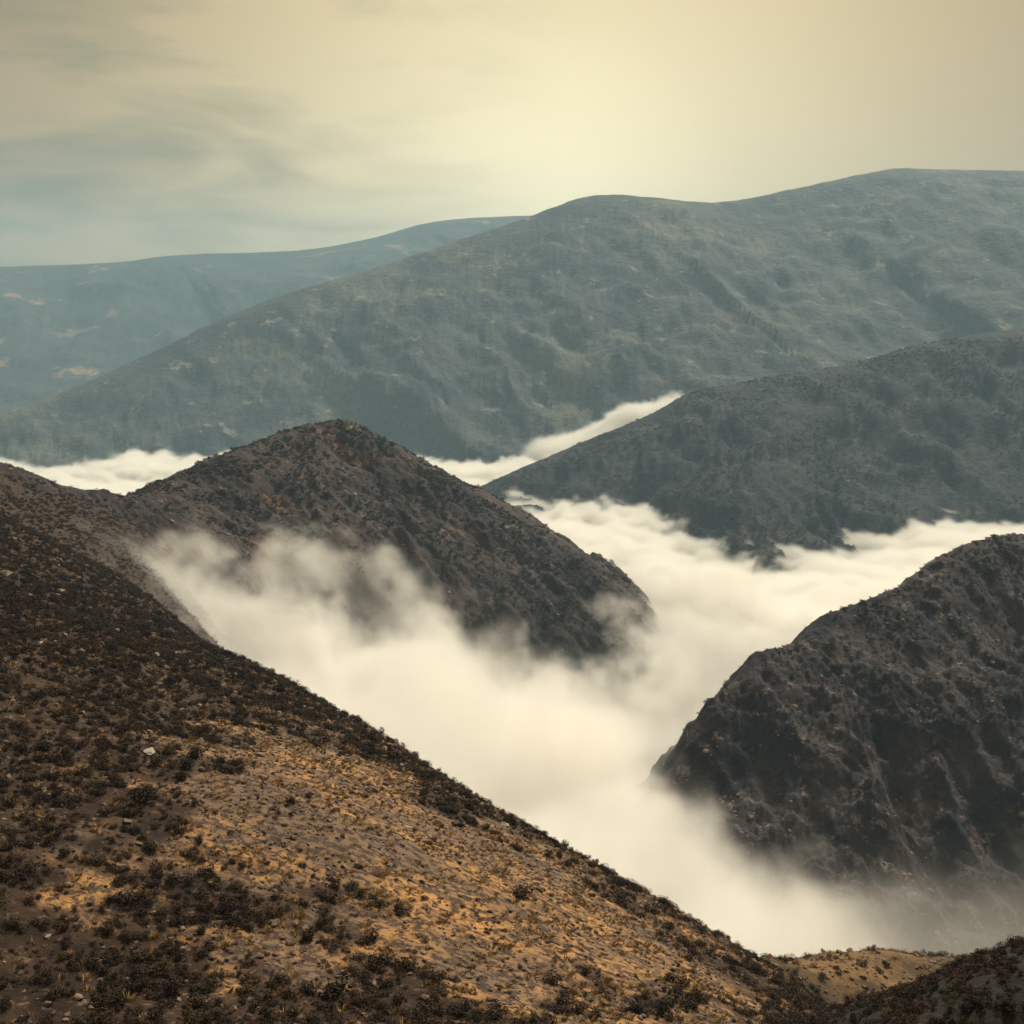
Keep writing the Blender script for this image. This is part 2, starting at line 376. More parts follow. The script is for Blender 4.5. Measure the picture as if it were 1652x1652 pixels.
# near slope: dry grass, stony soil, heath; "dry" attribute = how bare and ochre the ground is
M_near, t, b = new_mat('dry_slope')
at = N(t, 'ShaderNodeAttribute'); at.attribute_name = 'dry'
dry = rng(t, at.outputs['Fac'], .2, .85)
g1 = noise(t, .35, 6, .65); g2 = noise(t, 1.3, 6, .65, dist=.5); g3 = noise(t, .09, 4, .6)
cdry = mixc(t, rng(t, g1, .38, .62), (.24, .14, .068), (.46, .24, .082))
cdry = mixc(t, rng(t, g3, .42, .6), cdry, (.17, .115, .075))
cdry = mixc(t, rng(t, g2, .43, .58), cdry, (.060, .040, .032))
cwet = mixc(t, rng(t, g1, .35, .65), (.020, .012, .009), (.052, .031, .019))  # heath soil, with the dim lower left corner worked into its dark tones
cwet = mixc(t, rng(t, g2, .56, .68), cwet, (.14, .10, .075))
cc = mixc(t, dry, cwet, cdry)
L(t, cc, b.inputs['Base Color'])
bump(t, b, noise(t, 2.5, 6, .7), .25)

hills = {
    'near': ('hillside', M_near, 'stony hillside with ochre grass in the foreground falling away to the right'),
    'peak': ('hill', M_peak, 'brown rocky hill with a pointed summit above the near fog'),
    'right': ('hill', M_right, 'dark scrub hill with a rough rocky crest at the right edge'),
    'dark': ('mountain', M_dark, 'dark grey ridge beyond the fog sea on the right'),
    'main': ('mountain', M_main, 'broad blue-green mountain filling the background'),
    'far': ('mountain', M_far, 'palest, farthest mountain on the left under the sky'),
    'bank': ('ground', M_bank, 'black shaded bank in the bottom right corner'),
    'shelf': ('ground', M_shelf, 'flat ochre shelf of ground below the right hill'),
    'valley': ('terrain', M_valley, 'valley floor under the fog')}
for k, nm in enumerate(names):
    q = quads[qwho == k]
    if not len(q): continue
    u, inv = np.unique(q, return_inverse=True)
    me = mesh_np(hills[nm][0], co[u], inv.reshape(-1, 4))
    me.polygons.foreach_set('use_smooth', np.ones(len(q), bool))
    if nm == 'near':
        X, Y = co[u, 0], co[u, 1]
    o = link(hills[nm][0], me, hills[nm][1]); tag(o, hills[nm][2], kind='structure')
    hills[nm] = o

# ------------------------------------------------------------------ where the near slope is bare and ochre
poly_px = [(265, 1235, 96), (330, 1185, 108), (480, 1165, 128), (600, 1235, 128), (700, 1290, 128), (850, 1370, 112), (1010, 1450, 108), (1150, 1530, 100), (1220, 1640, 84), (1000, 1700, 60), (700, 1600, 60),
           (480, 1520, 62), (380, 1450, 68), (280, 1380, 76), (255, 1300, 86)]
def hit(px, py, d0=34, d1=1200):
    """where the sight line of a photo pixel meets the ground"""
    ds = np.exp(np.linspace(math.log(d0), math.log(d1), 700))
    p = np.array([P(px, py, 1.0)]) * ds[:, None]
    below = p[:, 2] < height(p[:, 0], p[:, 1])
    if not below.any(): return None
    i = int(np.argmax(below)); lo, hi = ds[max(i - 1, 0)], ds[i]
    for _ in range(14):
        m = .5 * (lo + hi); q = P(px, py, m)
        if q[2] < height(q[0], q[1])[0]: hi = m
        else: lo = m
    return Vector(P(px, py, hi))
dry_poly = np.array([tuple(hit(a, b) or P(a, b, c))[:2] for a, b, c in poly_px])
def poly_sd(x, y, poly):
    inside = np.zeros(x.shape, bool); best = np.full(x.shape, 1e18); n = len(poly)
    for i in range(n):
        a, b = poly[i], poly[(i + 1) % n]
        cond = (a[1] > y) != (b[1] > y)
        xx = (b[0] - a[0]) * (y - a[1]) / ((b[1] - a[1]) or 1e-9) + a[0]
        inside ^= cond & (x < xx)
        d = b - a; tt = np.clip(((x - a[0]) * d[0] + (y - a[1]) * d[1]) / (d @ d), 0, 1)
        best = np.minimum(best, (x - a[0] - tt * d[0]) ** 2 + (y - a[1] - tt * d[1]) ** 2)
    return np.where(inside, 1, -1) * np.sqrt(best)
def dryness(x, y):
    s = poly_sd(x, y, dry_poly)
    return np.clip(0.5 + s / 15 + 0.75 * fbm(x / 11, y / 11, 4, 300) + .35 * fbm(x / 2.5, y / 2.5, 3, 310), 0, 1)
me = hills['near'].data
v = np.empty(len(me.vertices) * 3, np.float32); me.vertices.foreach_get('co', v); v = v.reshape(-1, 3)
a_ = me.attributes.new('dry', 'FLOAT', 'POINT'); a_.data.foreach_set('value', dryness(v[:, 0], v[:, 1]).astype(np.float32))

# ------------------------------------------------------------------ fog: a sheet of fog tops turned into a true volume
def fog_mat(name, dens, col=(.985, .975, .945)):
    m = bpy.data.materials.new(name); m.use_nodes = True; t = m.node_tree; t.nodes.clear()
    o = N(t, 'ShaderNodeOutputMaterial'); p = N(t, 'ShaderNodeVolumePrincipled')
    p.inputs['Color'].default_value = (*col, 1); p.inputs['Density'].default_value = dens; p.inputs['Density Attribute'].default_value = 'density'
    p.inputs['Anisotropy'].default_value = 0.0
    L(t, p.outputs[0], o.inputs['Volume']); return m

def fog_bank(name, label, x0, x1, y0, y1, z0, z1, vx, vz, top_fn, soft, dens, n_scale, n_amp, fine_amp, gap_fn=None, pot=1.0, rough=.6):
    nx, ny = int((x1 - x0) / vx) + 1, int((y1 - y0) / vx) + 1; nz_ = int((z1 - z0) / vz) + 1
    xs = x0 + (x1 - x0) * (np.arange(nx)) / (nx - 1); ys = y0 + (y1 - y0) * (np.arange(ny)) / (ny - 1)
    XX, YY = np.meshgrid(xs, ys, indexing='ij')
    T = top_fn(XX, YY)
    G = gap_fn(XX, YY) if gap_fn else np.ones_like(T)
    ii = np.arange(nx * ny).reshape(nx, ny)
    f = np.stack([ii[:-1, :-1], ii[1:, :-1], ii[1:, 1:], ii[:-1, 1:]], -1).reshape(-1, 4)
    me = mesh_np(name, np.stack([XX, YY, T], -1).reshape(-1, 3), f)
    for nm_, arr in (('top', T), ('thick', G)):
        a = me.attributes.new(nm_, 'FLOAT', 'POINT'); a.data.foreach_set('value', arr.reshape(-1).astype(np.float32))
    o = link(name, me); mat = fog_mat(name + '_air', dens)
    g = bpy.data.node_groups.new(name + '_volume', 'GeometryNodeTree')
    g.interface.new_socket('Geometry', in_out='INPUT', socket_type='NodeSocketGeometry')
    g.interface.new_socket('Geometry', in_out='OUTPUT', socket_type='NodeSocketGeometry')
    gi, go = g.nodes.new('NodeGroupInput'), g.nodes.new('NodeGroupOutput')
    pos = g.nodes.new('GeometryNodeInputPosition'); sp = g.nodes.new('ShaderNodeSeparateXYZ'); L(g, pos.outputs[0], sp.inputs[0])
    def mth(op, a, b=None, c=None, clamp=False):
        n = g.nodes.new('ShaderNodeMath'); n.operation = op; n.use_clamp = clamp
        for i, x in enumerate((a, b, c)):
            if x is None: continue
            if isinstance(x, bpy.types.NodeSocket): L(g, x, n.inputs[i])
            else: n.inputs[i].default_value = x
        return n.outputs[0]
    ix = mth('ROUND', mth('MULTIPLY', mth('SUBTRACT', sp.outputs[0], x0), (nx - 1) / (x1 - x0)))
    iy = mth('ROUND', mth('MULTIPLY', mth('SUBTRACT', sp.outputs[1], y0), (ny - 1) / (y1 - y0)))
    index = mth('MULTIPLY_ADD', ix, float(ny), iy)
    def sample(attr):
        na = g.nodes.new('GeometryNodeInputNamedAttribute'); na.data_type = 'FLOAT'; na.inputs['Name'].default_value = attr
        si = g.nodes.new('GeometryNodeSampleIndex'); si.data_type = 'FLOAT'; si.domain = 'POINT'; si.clamp = True
        L(g, gi.outputs[0], si.inputs['Geometry']); L(g, na.outputs[0], si.inputs['Value']); L(g, index, si.inputs['Index']); return si.outputs[0]
    def nzv(scale, det, off=0.0, rough=.55):
        n = g.nodes.new('ShaderNodeTexNoise'); n.inputs['Scale'].default_value = scale; n.inputs['Detail'].default_value = det; n.inputs['Roughness'].default_value = rough
        mpn = g.nodes.new('ShaderNodeVectorMath'); mpn.operation = 'ADD'; mpn.inputs[1].default_value = (off, off * 2, 0)
        L(g, pos.outputs[0], mpn.inputs[0]); L(g, mpn.outputs[0], n.inputs['Vector']); return mth('SUBTRACT', n.outputs[0], .5)
    T_, G_ = sample('top'), sample('thick')
    big = mth('MULTIPLY', nzv(n_scale, 6, 31.0, rough), n_amp)
    fine = mth('MULTIPLY', nzv(n_scale * 4.5, 3, 77.0, .6), fine_amp)
    dz = mth('ADD', mth('SUBTRACT', T_, sp.outputs[2]), mth('ADD', big, fine))
    d_ = mth('DIVIDE', dz, soft, clamp=True)
    d_ = mth('POWER', d_, pot)
    d_ = mth('MULTIPLY', d_, G_)
    vc = g.nodes.new('GeometryNodeVolumeCube')
    L(g, d_, vc.inputs['Density']); vc.inputs['Min'].default_value = (x0, y0, z0); vc.inputs['Max'].default_value = (x1, y1, z1)
    vc.inputs['Resolution X'].default_value = nx; vc.inputs['Resolution Y'].default_value = ny; vc.inputs['Resolution Z'].default_value = nz_
    sm = g.nodes.new('GeometryNodeSetMaterial'); sm.inputs['Material'].default_value = mat
    L(g, vc.outputs[0], sm.inputs[0]); L(g, sm.outputs[0], go.inputs[0])
    me.materials.append(mat)
    md = o.modifiers.new('fog', 'NODES'); md.node_group = g
    tag(o, label, kind='stuff')
    return o

# top of the fog near by
def on_ground(px, py, up=0.0):
    q = hit(px, py, 200); return (q.x, q.y, q.z + up)
near_fog = tps([on_ground(*r) for r in ((240, 935, -16), (300, 915, -16), (380, 900, -13), (470, 885, -8), (560, 870), (640, 905, -4), (700, 960, -8), (740, 1020, -10), (830, 1060, -14), (900, 1040, -14), (960, 1010, -14), (1010, 990, -12),
                                        (1120, 1215), (1200, 1290), (1300, 1365), (1400, 1415), (1500, 1450), (1620, 1490))] +
               [P(*r) for r in ((212, 948, 440), (400, 1035, 430), (620, 1130, 400), (900, 1290, 330), (1130, 1430, 250), (1300, 1480, 230), (1450, 1500, 230), (1085, 962, 850), (1180, 1000, 830), (1110, 1040, 740), (1050, 1110, 640))] +
               [(-235, 640, -150), (-200, 760, -165), (-150, 850, -180), (-60, 880, -195), (-300, 560, -140)], 1e-3)
def gap_near(x, y):
    dp, _, _, sp_ = poly_dist(x, y, C_PEAK)
    g = sstep(150, 240, y) * sstep(1000, 900, y) * np.where(x < 85, sstep(-6, 25, sp_), 1)
    g = g * (1 - .91 * sstep(60, 125, x + 22 * fbm(x / 40, y / 40, 3, 431)) * sstep(500, 420, y + 25 * fbm(x / 40, y / 40, 3, 430)))          # thins out towards the lower right
    return g * np.clip(.75 + 1.2 * fbm(x / 60, y / 60, 4, 440), .12, 1.4)                                  # thinner and thicker patches
fog_bank('fog', 'thin torn fog rising in the gully behind the near hillside', -360, 420, 150, 1010, -300, -80, 4.0, 3.4, lambda x, y: np.clip(near_fog(x, y), -250, -95) + 3 + 16 * sstep(90, 150, x) * sstep(480, 400, y), 18.0, 0.036, 1 / 85, 200, 90, gap_near, 1.5, .66)

sea_top = tps(FEET[:11] + [P(*r) for r in ((1080, 960, 880), (1200, 1010, 860), (1400, 990, 900), (1000, 940, 1050), (1200, 960, 1100), (1500, 930, 1100),
                               (650, 732, 2600), (720, 722, 2650), (790, 742, 2500), (880, 730, 2500), (500, 735, 2600), (370, 735, 2550), (320, 745, 2500), (240, 755, 2450), (160, 750, 2500), (90, 748, 2500), (0, 770, 2400), (-150, 770, 2400))], 1e-3)
def top_sea(x, y):
    z = np.minimum(np.clip(sea_top(x, y), -330, -205), -205 - 95 * sstep(1000, 1500, y)) - 8 * sstep(1800, 2500, y)
    bil = 1 - np.abs(gnoise(x / 85, y / 85, 401)) * 2
    z = z + 9 * sstep(250, 700, x) * sstep(1200, 1600, y)
    return z + (bil * 14 + 6 * (1 - 2 * np.abs(gnoise(x / 38, y / 38, 402))) - 14) * sstep(900, 1300, y)
def gap_sea(x, y):
    far = y + 170 * fbm(x / 260, y / 400, 3, 420) + 0.10 * np.abs(x + 150)
    return sstep(780, 900, y) * sstep(2720, 2640, far)
fog_bank('fog', 'bright level fog sea filling the valley beyond the pointed hill', -1250, 1250, 780, 3000, -370, -180, 9.0, 4.5, top_sea, 7.0, 0.07, 1 / 150, 75, 34, gap_sea)
# a plume of cloud lying over the saddle behind the dark ridge
def plume_top(x, y):
    px = CX + F_PX * x / y * .985
    return -165 + 40 * sstep(120, 420, x) - 60 * sstep(500, 640, x) - 110 * sstep(210, 60, x)
def plume_gap(x, y):
    ax = np.array([P(905, 712, 2650), P(960, 690, 2680), P(1010, 668, 2700), P(1085, 655, 2700)])
    d, arc, (zc,), side = poly_dist(x, y, np.c_[ax[:, :2], ax[:, 2:3]])
    return sstep(110, 40, d)
def plume_t(x, y):
    ax = np.array([P(905, 712, 2650), P(960, 690, 2680), P(1010, 662, 2700), P(1085, 650, 2700)])
    d, arc, (zc,), side = poly_dist(x, y, np.c_[ax[:, :2], ax[:, 2:3]])
    return zc + 14 - 24 * (d / 90) ** 2
fog_bank('fog', 'small white plume of cloud lying over the foot of the broad mountain behind the dark ridge', 0, 620, 2480, 2900, -330, -120, 9.0, 6.0, plume_t, 14.0, 0.045, 1 / 70, 90, 45, plume_gap)

# ------------------------------------------------------------------ haze
def box(name, lo, hi):
    x0, y0, z0 = lo; x1, y1, z1 = hi
    v = [(x0, y0, z0), (x1, y0, z0), (x1, y1, z0), (x0, y1, z0), (x0, y0, z1), (x1, y0, z1), (x1, y1, z1), (x0, y1, z1)]
    f = [(0, 3, 2, 1), (4, 5, 6, 7), (0, 1, 5, 4), (1, 2, 6, 5), (2, 3, 7, 6), (3, 0, 4, 7)]
    me = bpy.data.meshes.new(name); me.from_pydata(v, [], f); return me
hz = box('haze', (-10800, -80, co[:, 2].min() - 1), (10800, 11200, co[:, 2].max() + 25))
m = bpy.data.materials.new('haze_air'); m.use_nodes = True; t = m.node_tree; t.nodes.clear()
o_ = N(t, 'ShaderNodeOutputMaterial'); p = N(t, 'ShaderNodeVolumePrincipled')
p.inputs['Color'].default_value = (.50, .78, 1.0, 1); p.inputs['Density'].default_value = 0.000082; p.inputs['Anisotropy'].default_value = 0.0
L(t, p.outputs[0], o_.inputs['Volume']); m.cycles.homogeneous_volume = True if hasattr(m.cycles, 'homogeneous_volume') else False
tag(link('haze', hz, m), 'thin blue haze in the air', kind='stuff')

# ------------------------------------------------------------------ stones and scrub
rs = np.random.RandomState(7)
def who(x, y):
    return np.stack(land(x, y)).argmax(0)

# foliage of a low shrub: many small leaf clumps through a lumpy dome, one metre across
def foliage_mesh(name, seed, n, leaf, flat=.62):
    r_ = np.random.RandomState(seed); V = []; Fc = []
    lobes = [(r_.uniform(-.3, .3), r_.uniform(-.3, .3), r_.uniform(.16, .36), r_.uniform(.18, .34)) for _ in range(7)]
    for k in range(n):
        lx, ly, lz, lr = lobes[r_.randint(len(lobes))]
        v = r_.normal(size=3); v /= np.linalg.norm(v); rad = lr * r_.uniform(.45, 1.08) ** .6
        c = np.array([lx + v[0] * rad, ly + v[1] * rad, max(.01, (lz + v[2] * rad) * flat / .5)])
        nrm_ = v + r_.normal(size=3) * .55; nrm_ /= np.linalg.norm(nrm_)
        a = np.cross(nrm_, r_.normal(size=3)); a /= np.linalg.norm(a); b_ = np.cross(nrm_, a); s_ = leaf * r_.uniform(.6, 1.4)
        i0 = len(V); V += [c - a * s_, c + b_ * s_ * .55, c + a * s_, c - b_ * s_ * .55]; Fc.append((i0, i0 + 1, i0 + 2, i0 + 3))
    me = bpy.data.meshes.new(name); me.from_pydata([tuple(q) for q in V], [], Fc); return me
def stem_mesh(seed):
    r_ = np.random.RandomState(seed); V = []; Fc = []
    for k in range(5):
        a = r_.uniform(0, 6.28); tip = np.array([math.cos(a) * r_.uniform(.12, .3), math.sin(a) * r_.uniform(.12, .3), r_.uniform(.25, .42)])
        pts = [np.array([0, 0, -.12]), tip * np.array([.35, .35, .5]), tip]; i0 = len(V)
        for j_, (p_, w_) in enumerate(zip(pts, (.03, .02, .007))):
            for q in range(4): V.append(tuple(p_ + w_ * np.array([math.cos(q * 1.57), math.sin(q * 1.57), 0])))
        for j_ in range(2):
            for q in range(4): Fc.append((i0 + j_ * 4 + q, i0 + j_ * 4 + (q + 1) % 4, i0 + j_ * 4 + 4 + (q + 1) % 4, i0 + j_ * 4 + 4 + q))
    me = bpy.data.meshes.new('stem'); me.from_pydata(V, [], Fc); return me
import bmesh
def stone_mesh(seed, n=15, flat=.6):
    """angular stone: hull of scattered points, bevelled by its own facets"""
    r_ = np.random.RandomState(seed); bm = bmesh.new()
    for k in range(n):
        v = r_.normal(size=3); v /= np.linalg.norm(v); v *= r_.uniform(.40, .55)
        bm.verts.new((v[0] * r_.uniform(.8, 1.2), v[1] * .8, v[2] * flat))
    g_ = bmesh.ops.convex_hull(bm, input=bm.verts)
    loose = [v for v in bm.verts if not v.link_faces]
    bmesh.ops.delete(bm, geom=loose, context='VERTS')
    bmesh.ops.recalc_face_normals(bm, faces=bm.faces)
    me = bpy.data.meshes.new('stone'); bm.to_mesh(me); bm.free(); return me

def rand_mat(name, cols, rough=.95, bumpy=None):
    m, t, b = new_mat(name); oi = N(t, 'ShaderNodeObjectInfo'); rp = N(t, 'ShaderNodeValToRGB'); rp.color_ramp.interpolation = 'LINEAR'
    e = rp.color_ramp.elements; e[0].color = (*cols[0], 1); e[1].color = (*cols[-1], 1)
    for i, c in enumerate(cols[1:-1]): q = e.new((i + 1) / (len(cols) - 1)); q.color = (*c, 1)
    L(t, oi.outputs['Random'], rp.inputs['Fac'])
    tc_ = N(t, 'ShaderNodeTexCoord')
    n_ = noise(t, 6.0, 4, .65, tc_.outputs['Object'])
    c = mixc(t, rng(t, n_, .35, .65, 0, .55), rp.outputs['Color'], cols[0])
    L(t, c, b.inputs['Base Color']); b.inputs['Roughness'].default_value = rough
    if bumpy: bump(t, b, noise(t, 14.0, 5, .7, tc_.outputs['Object']), bumpy)
    return m
M_leaf = rand_mat('shrub_leaves', [(.015, .012, .011), (.040, .029, .017), (.080, .048, .032), (.026, .018, .019), (.105, .070, .034), (.026, .028, .015), (.066, .038, .030), (.017, .014, .015)])
M_stem = rand_mat('shrub_wood', [(.05, .04, .03), (.08, .065, .05)])
M_stone = rand_mat('hill_stone', [(.10, .070, .055), (.21, .145, .095), (.14, .094, .072), (.30, .215, .14)], bumpy=.05)
M_pale = rand_mat('pale_stone', [(.30, .27, .24), (.42, .38, .33)], bumpy=.05)
M_tuft = rand_mat('dry_grass', [(.16, .10, .045), (.30, .19, .075), (.24, .15, .08), (.36, .23, .08)])

leaf_me = [foliage_mesh('foliage', 10 + k, 420, .055) for k in range(4)]
stem_me = [stem_mesh(20 + k) for k in range(2)]
stone_me = [stone_mesh(30 + k, 15, (.5, .62, .75, .45, .9, .6)[k]) for k in range(6)]
for me in leaf_me: me.materials.append(M_leaf)
for me in stem_me: me.materials.append(M_stem)
for me in stone_me: me.materials.append(M_stone)
pale_me = []
for me in stone_me[:3]:
    q = me.copy(); q.materials.clear(); q.materials.append(M_pale); pale_me.append(q)
def tuft_mesh(seed):
    r_ = np.random.RandomState(seed); V = []; Fc = []
    for k in range(30):
        a = r_.uniform(0, 6.28); o0 = np.array([math.cos(a), math.sin(a), 0]) * r_.uniform(0, .22); lean = np.array([math.cos(a), math.sin(a), 0]) * r_.uniform(.05, .45)
        h = r_.uniform(.25, .6); w = np.array([-math.sin(a), math.cos(a), 0]) * .02; i0 = len(V)
        V += [o0 - w, o0 + w, o0 + lean * .5 + w * .8 + [0, 0, h * .7], o0 + lean + [0, 0, h]]; Fc.append((i0, i0 + 1, i0 + 2, i0 + 3))
    me = bpy.data.meshes.new('tuft'); me.from_pydata([tuple(q) for q in V], [], Fc); me.materials.append(M_tuft); return me

def scatter_pts(n, amax, r0, r1, power=2.0):
    """points over a sector in front of the camera hill; power 2 is even over the ground"""
    a = rs.uniform(-amax - 3, amax + 3, n) * math.pi / 180; u = rs.uniform(0, 1, n)
    r = (r0 ** power + u * (r1 ** power - r0 ** power)) ** (1 / power)
    return r * np.sin(a), r * np.cos(a)
def in_view(x, y, z, m=30):
    dep = y * math.cos(TILT) - z * math.sin(TILT); up = y * math.sin(TILT) + z * math.cos(TILT)
    px = CX + F_PX * x / dep; py = CY - F_PX * up / dep
    return px, py, (px > -m) & (px < 1652 + m) & (py < 1652 + m) & (dep > 1)
def seen(x, y, z):
    """whether nothing of the ground hides the point"""
    ok = np.ones(len(x), bool)
    for f in np.concatenate([np.linspace(.3, .9, 14), [.94, .97, .985]]):
        ok &= height(x * f, y * f) < z * f + .5
    return ok

def place(n, r0, r1, prob, pw=1.4, only_seen=True):
    x, y = scatter_pts(n, 28, r0, r1, pw); w = who(x, y); z = height(x, y)
    p = prob(x, y, w); k = rs.uniform(0, 1, len(x)) < p
    x, y, z, w = x[k], y[k], z[k], w[k]
    px, py, v = in_view(x, y, z, 160); k = v & seen(x, y, z + 1.0) if only_seen else v | True
    return x[k], y[k], z[k], px[k], py[k], w[k]

# ---- shrubs
def p_shrub(x, y, w):
    dr = dryness(x, y); cl_ = .5 + .9 * fbm(x / 12, y / 12, 3, 500)
    sd = np.abs(poly_dist(x, y, np.c_[EDGE, np.zeros((len(EDGE), 1))])[0])
    p = np.where(dr > .55, .14 + .45 * np.clip(cl_ - .45, 0, 1), .95 * np.clip(cl_ + .4, .25, 1))
    p = np.where((sd < 8), np.maximum(p, .5), p)
    p = np.where(w == 7, .10, p)
    return np.where((w == 0) | (w == 7), p, 0)
sx, sy, sz, spx, spy, sw = place(44000, 36, 400, p_shrub, 1.2)
ssz = (.45 + 1.3 * rs.beta(1.3, 2.2, len(sx))) * np.clip(np.hypot(sx, sy) / 130, .85, 1.5)
ssz = np.where(dryness(sx, sy) > .55, ssz * .5, ssz)
rank = np.argsort(-(ssz / np.hypot(sx, sy)) * np.where((spy < 1640) & (spx > 5) & (spx < 1640), 1, .05))
# distinctive shrubs, each found in the photograph
named_shrubs = [(322, 1216, 1.9, 1.0, 'dark olive shrub standing alone near the upper corner of the ochre patch'),
                (322, 1352, 1.0, .9, 'small dark shrub alone on the left part of the ochre patch, below the olive one'),
                (842, 1440, 2.4, .7, 'wide dark shrub alone on the right half of the ochre patch'),
                (888, 1438, .7, .7, 'tiny dark shrub just right of the wide one on the ochre patch'),
                (640, 1225, 3.6, .8, 'largest dark shrub clump right under the crest above the ochre patch'),
                (590, 1200, 2.6, .8, 'dark shrub clump left of the largest one under the crest'),
                (512, 1195, 3.0, .8, 'dark shrub at the upper right corner of the ochre patch'),
                (1002, 1452, 1.7, .9, 'dark shrub between stones close under the right part of the crest'),
                (680, 1247, 1.8, .8, 'dark shrub right of the largest clump under the crest'),
                (1092, 1580, 1.8, .8, 'dark shrub beside an ochre gap low on the hillside, right of centre'),
                (930, 1385, 1.3, .8, 'shrub among pale stones on the crest, right of centre'),
                (535, 1600, 2.0, .9, 'big dark shrub at the bottom edge, left of centre'),
                (235, 1290, 2.4, .9, 'dark shrub at the left border of the ochre patch')]
src_leaf = bpy.data.collections.new('shrub_kinds'); src_stone = bpy.data.collections.new('stone_kinds'); src_tuft = bpy.data.collections.new('grass_kinds')
def shrub(x, y, z, s, flat, k, label, group=None):
    e = link('shrub', None); e.location = (x, y, z - .04 * s); e.rotation_euler = (0, 0, rs.uniform(0, 6.28)); e.scale = (s, s, s * flat)
    e.empty_display_size = .2
    tag(e, label, 'shrub', group)
    f = link('foliage', leaf_me[k % 4], parent=e); st = link('stem', stem_me[k % 2], parent=e)
    return f
used = 0
for k, (a, b, wpx, flat, lab) in enumerate(named_shrubs):
    q = hit(a, b + 8)
    if q is None: continue
    f = shrub(q.x, q.y, q.z, wpx * .95, flat, k, lab); used += 1
    if k < 4: src_leaf.objects.link(f)
def shrub_label(px, py, w):
    if w == 7: return 'small dark bush on the flat ochre shelf beside the fog', 'bushes on the ochre shelf'
    if px < 140 and py > 1400: return 'black shrub in the bottom left corner of the hillside', 'shrubs in the bottom left corner'
    if px < 140: return 'dark shrub against the left edge of the picture above the bottom corner', 'shrubs against the left edge'
    if px < 300 and py > 1400: return 'dark shrub below the left border of the ochre patch', 'shrubs below the left border of the ochre patch'
    if px < 300: return 'dark shrub in the dense scrub just left of the ochre patch', 'shrubs left of the ochre patch'
    if py > 1560 and px < 600: return 'dark shrub along the bottom edge, left of centre', 'shrubs along the bottom edge on the left'
    if py > 1560 and px < 950: return 'dark shrub along the bottom edge near the middle', 'shrubs along the bottom edge in the middle'
    if py > 1560: return 'dark shrub low on the hillside next to the shaded bank', 'shrubs next to the shaded bank'
    if py > 1430 and px < 600: return 'dark shrub under the lower left border of the ochre patch', 'shrubs under the ochre patch'
    if px > 900: return 'dark shrub high on the right part of the hillside near the crest', 'shrubs near the right part of the crest'
    return 'small dark shrub scattered on the ochre patch', 'shrubs scattered on the ochre patch'
single = rank[:300 - used]
for k, i in enumerate(single):
    lab, grp = shrub_label(spx[i], spy[i], sw[i])
    shrub(sx[i], sy[i], sz[i], ssz[i], rs.uniform(.6, 1.0), k, lab, grp)
rest = np.setdiff1d(np.arange(len(sx)), single)

def gn_scatter(name, pts, scl, coll, label, nsrc, squash=(.6, 1.0), sink=.05):
    n = len(pts); me = bpy.data.meshes.new(name); me.vertices.add(n)
    p_ = np.array(pts, np.float32); p_[:, 2] -= sink * scl
    me.vertices.foreach_set('co', p_.ravel())
    sv = np.stack([scl, scl * rs.uniform(.8, 1.2, n), scl * rs.uniform(*squash, n)], -1).astype(np.float32)
    a = me.attributes.new('scl', 'FLOAT_VECTOR', 'POINT'); a.data.foreach_set('vector', sv.ravel())
    rv = np.stack([rs.uniform(-.25, .25, n), rs.uniform(-.25, .25, n), rs.uniform(0, 6.28, n)], -1).astype(np.float32)
    a = me.attributes.new('rot', 'FLOAT_VECTOR', 'POINT'); a.data.foreach_set('vector', rv.ravel())
    a = me.attributes.new('pick', 'INT', 'POINT'); a.data.foreach_set('value', rs.randint(0, nsrc, n).astype(np.int32))
    o = link(name, me); g = bpy.data.node_groups.new(name + '_scatter', 'GeometryNodeTree')
    g.interface.new_socket('Geometry', in_out='INPUT', socket_type='NodeSocketGeometry')
    g.interface.new_socket('Geometry', in_out='OUTPUT', socket_type='NodeSocketGeometry')
    gi, go = g.nodes.new('NodeGroupInput'), g.nodes.new('NodeGroupOutput')
    iop = g.nodes.new('GeometryNodeInstanceOnPoints'); ci = g.nodes.new('GeometryNodeCollectionInfo')
    ci.inputs['Collection'].default_value = coll; ci.inputs['Separate Children'].default_value = True; ci.inputs['Reset Children'].default_value = True
    def na(nm, ty):
        q = g.nodes.new('GeometryNodeInputNamedAttribute'); q.data_type = ty; q.inputs['Name'].default_value = nm; return q.outputs[0]
    L(g, gi.outputs[0], iop.inputs['Points']); L(g, ci.outputs[0], iop.inputs['Instance']); iop.inputs['Pick Instance'].default_value = True
    L(g, na('pick', 'INT'), iop.inputs['Instance Index'])
    er = g.nodes.new('FunctionNodeEulerToRotation'); L(g, na('rot', 'FLOAT_VECTOR'), er.inputs[0]); L(g, er.outputs[0], iop.inputs['Rotation'])
    L(g, na('scl', 'FLOAT_VECTOR'), iop.inputs['Scale']); L(g, iop.outputs[0], go.inputs[0])
    md = o.modifiers.new('scatter', 'NODES'); md.node_group = g
    tag(o, label, kind='stuff'); return o
gn_scatter('shrubs', np.stack([sx, sy, sz], -1)[rest], ssz[rest], src_leaf, 'smaller and farther shrubs covering the near hillside', 4)

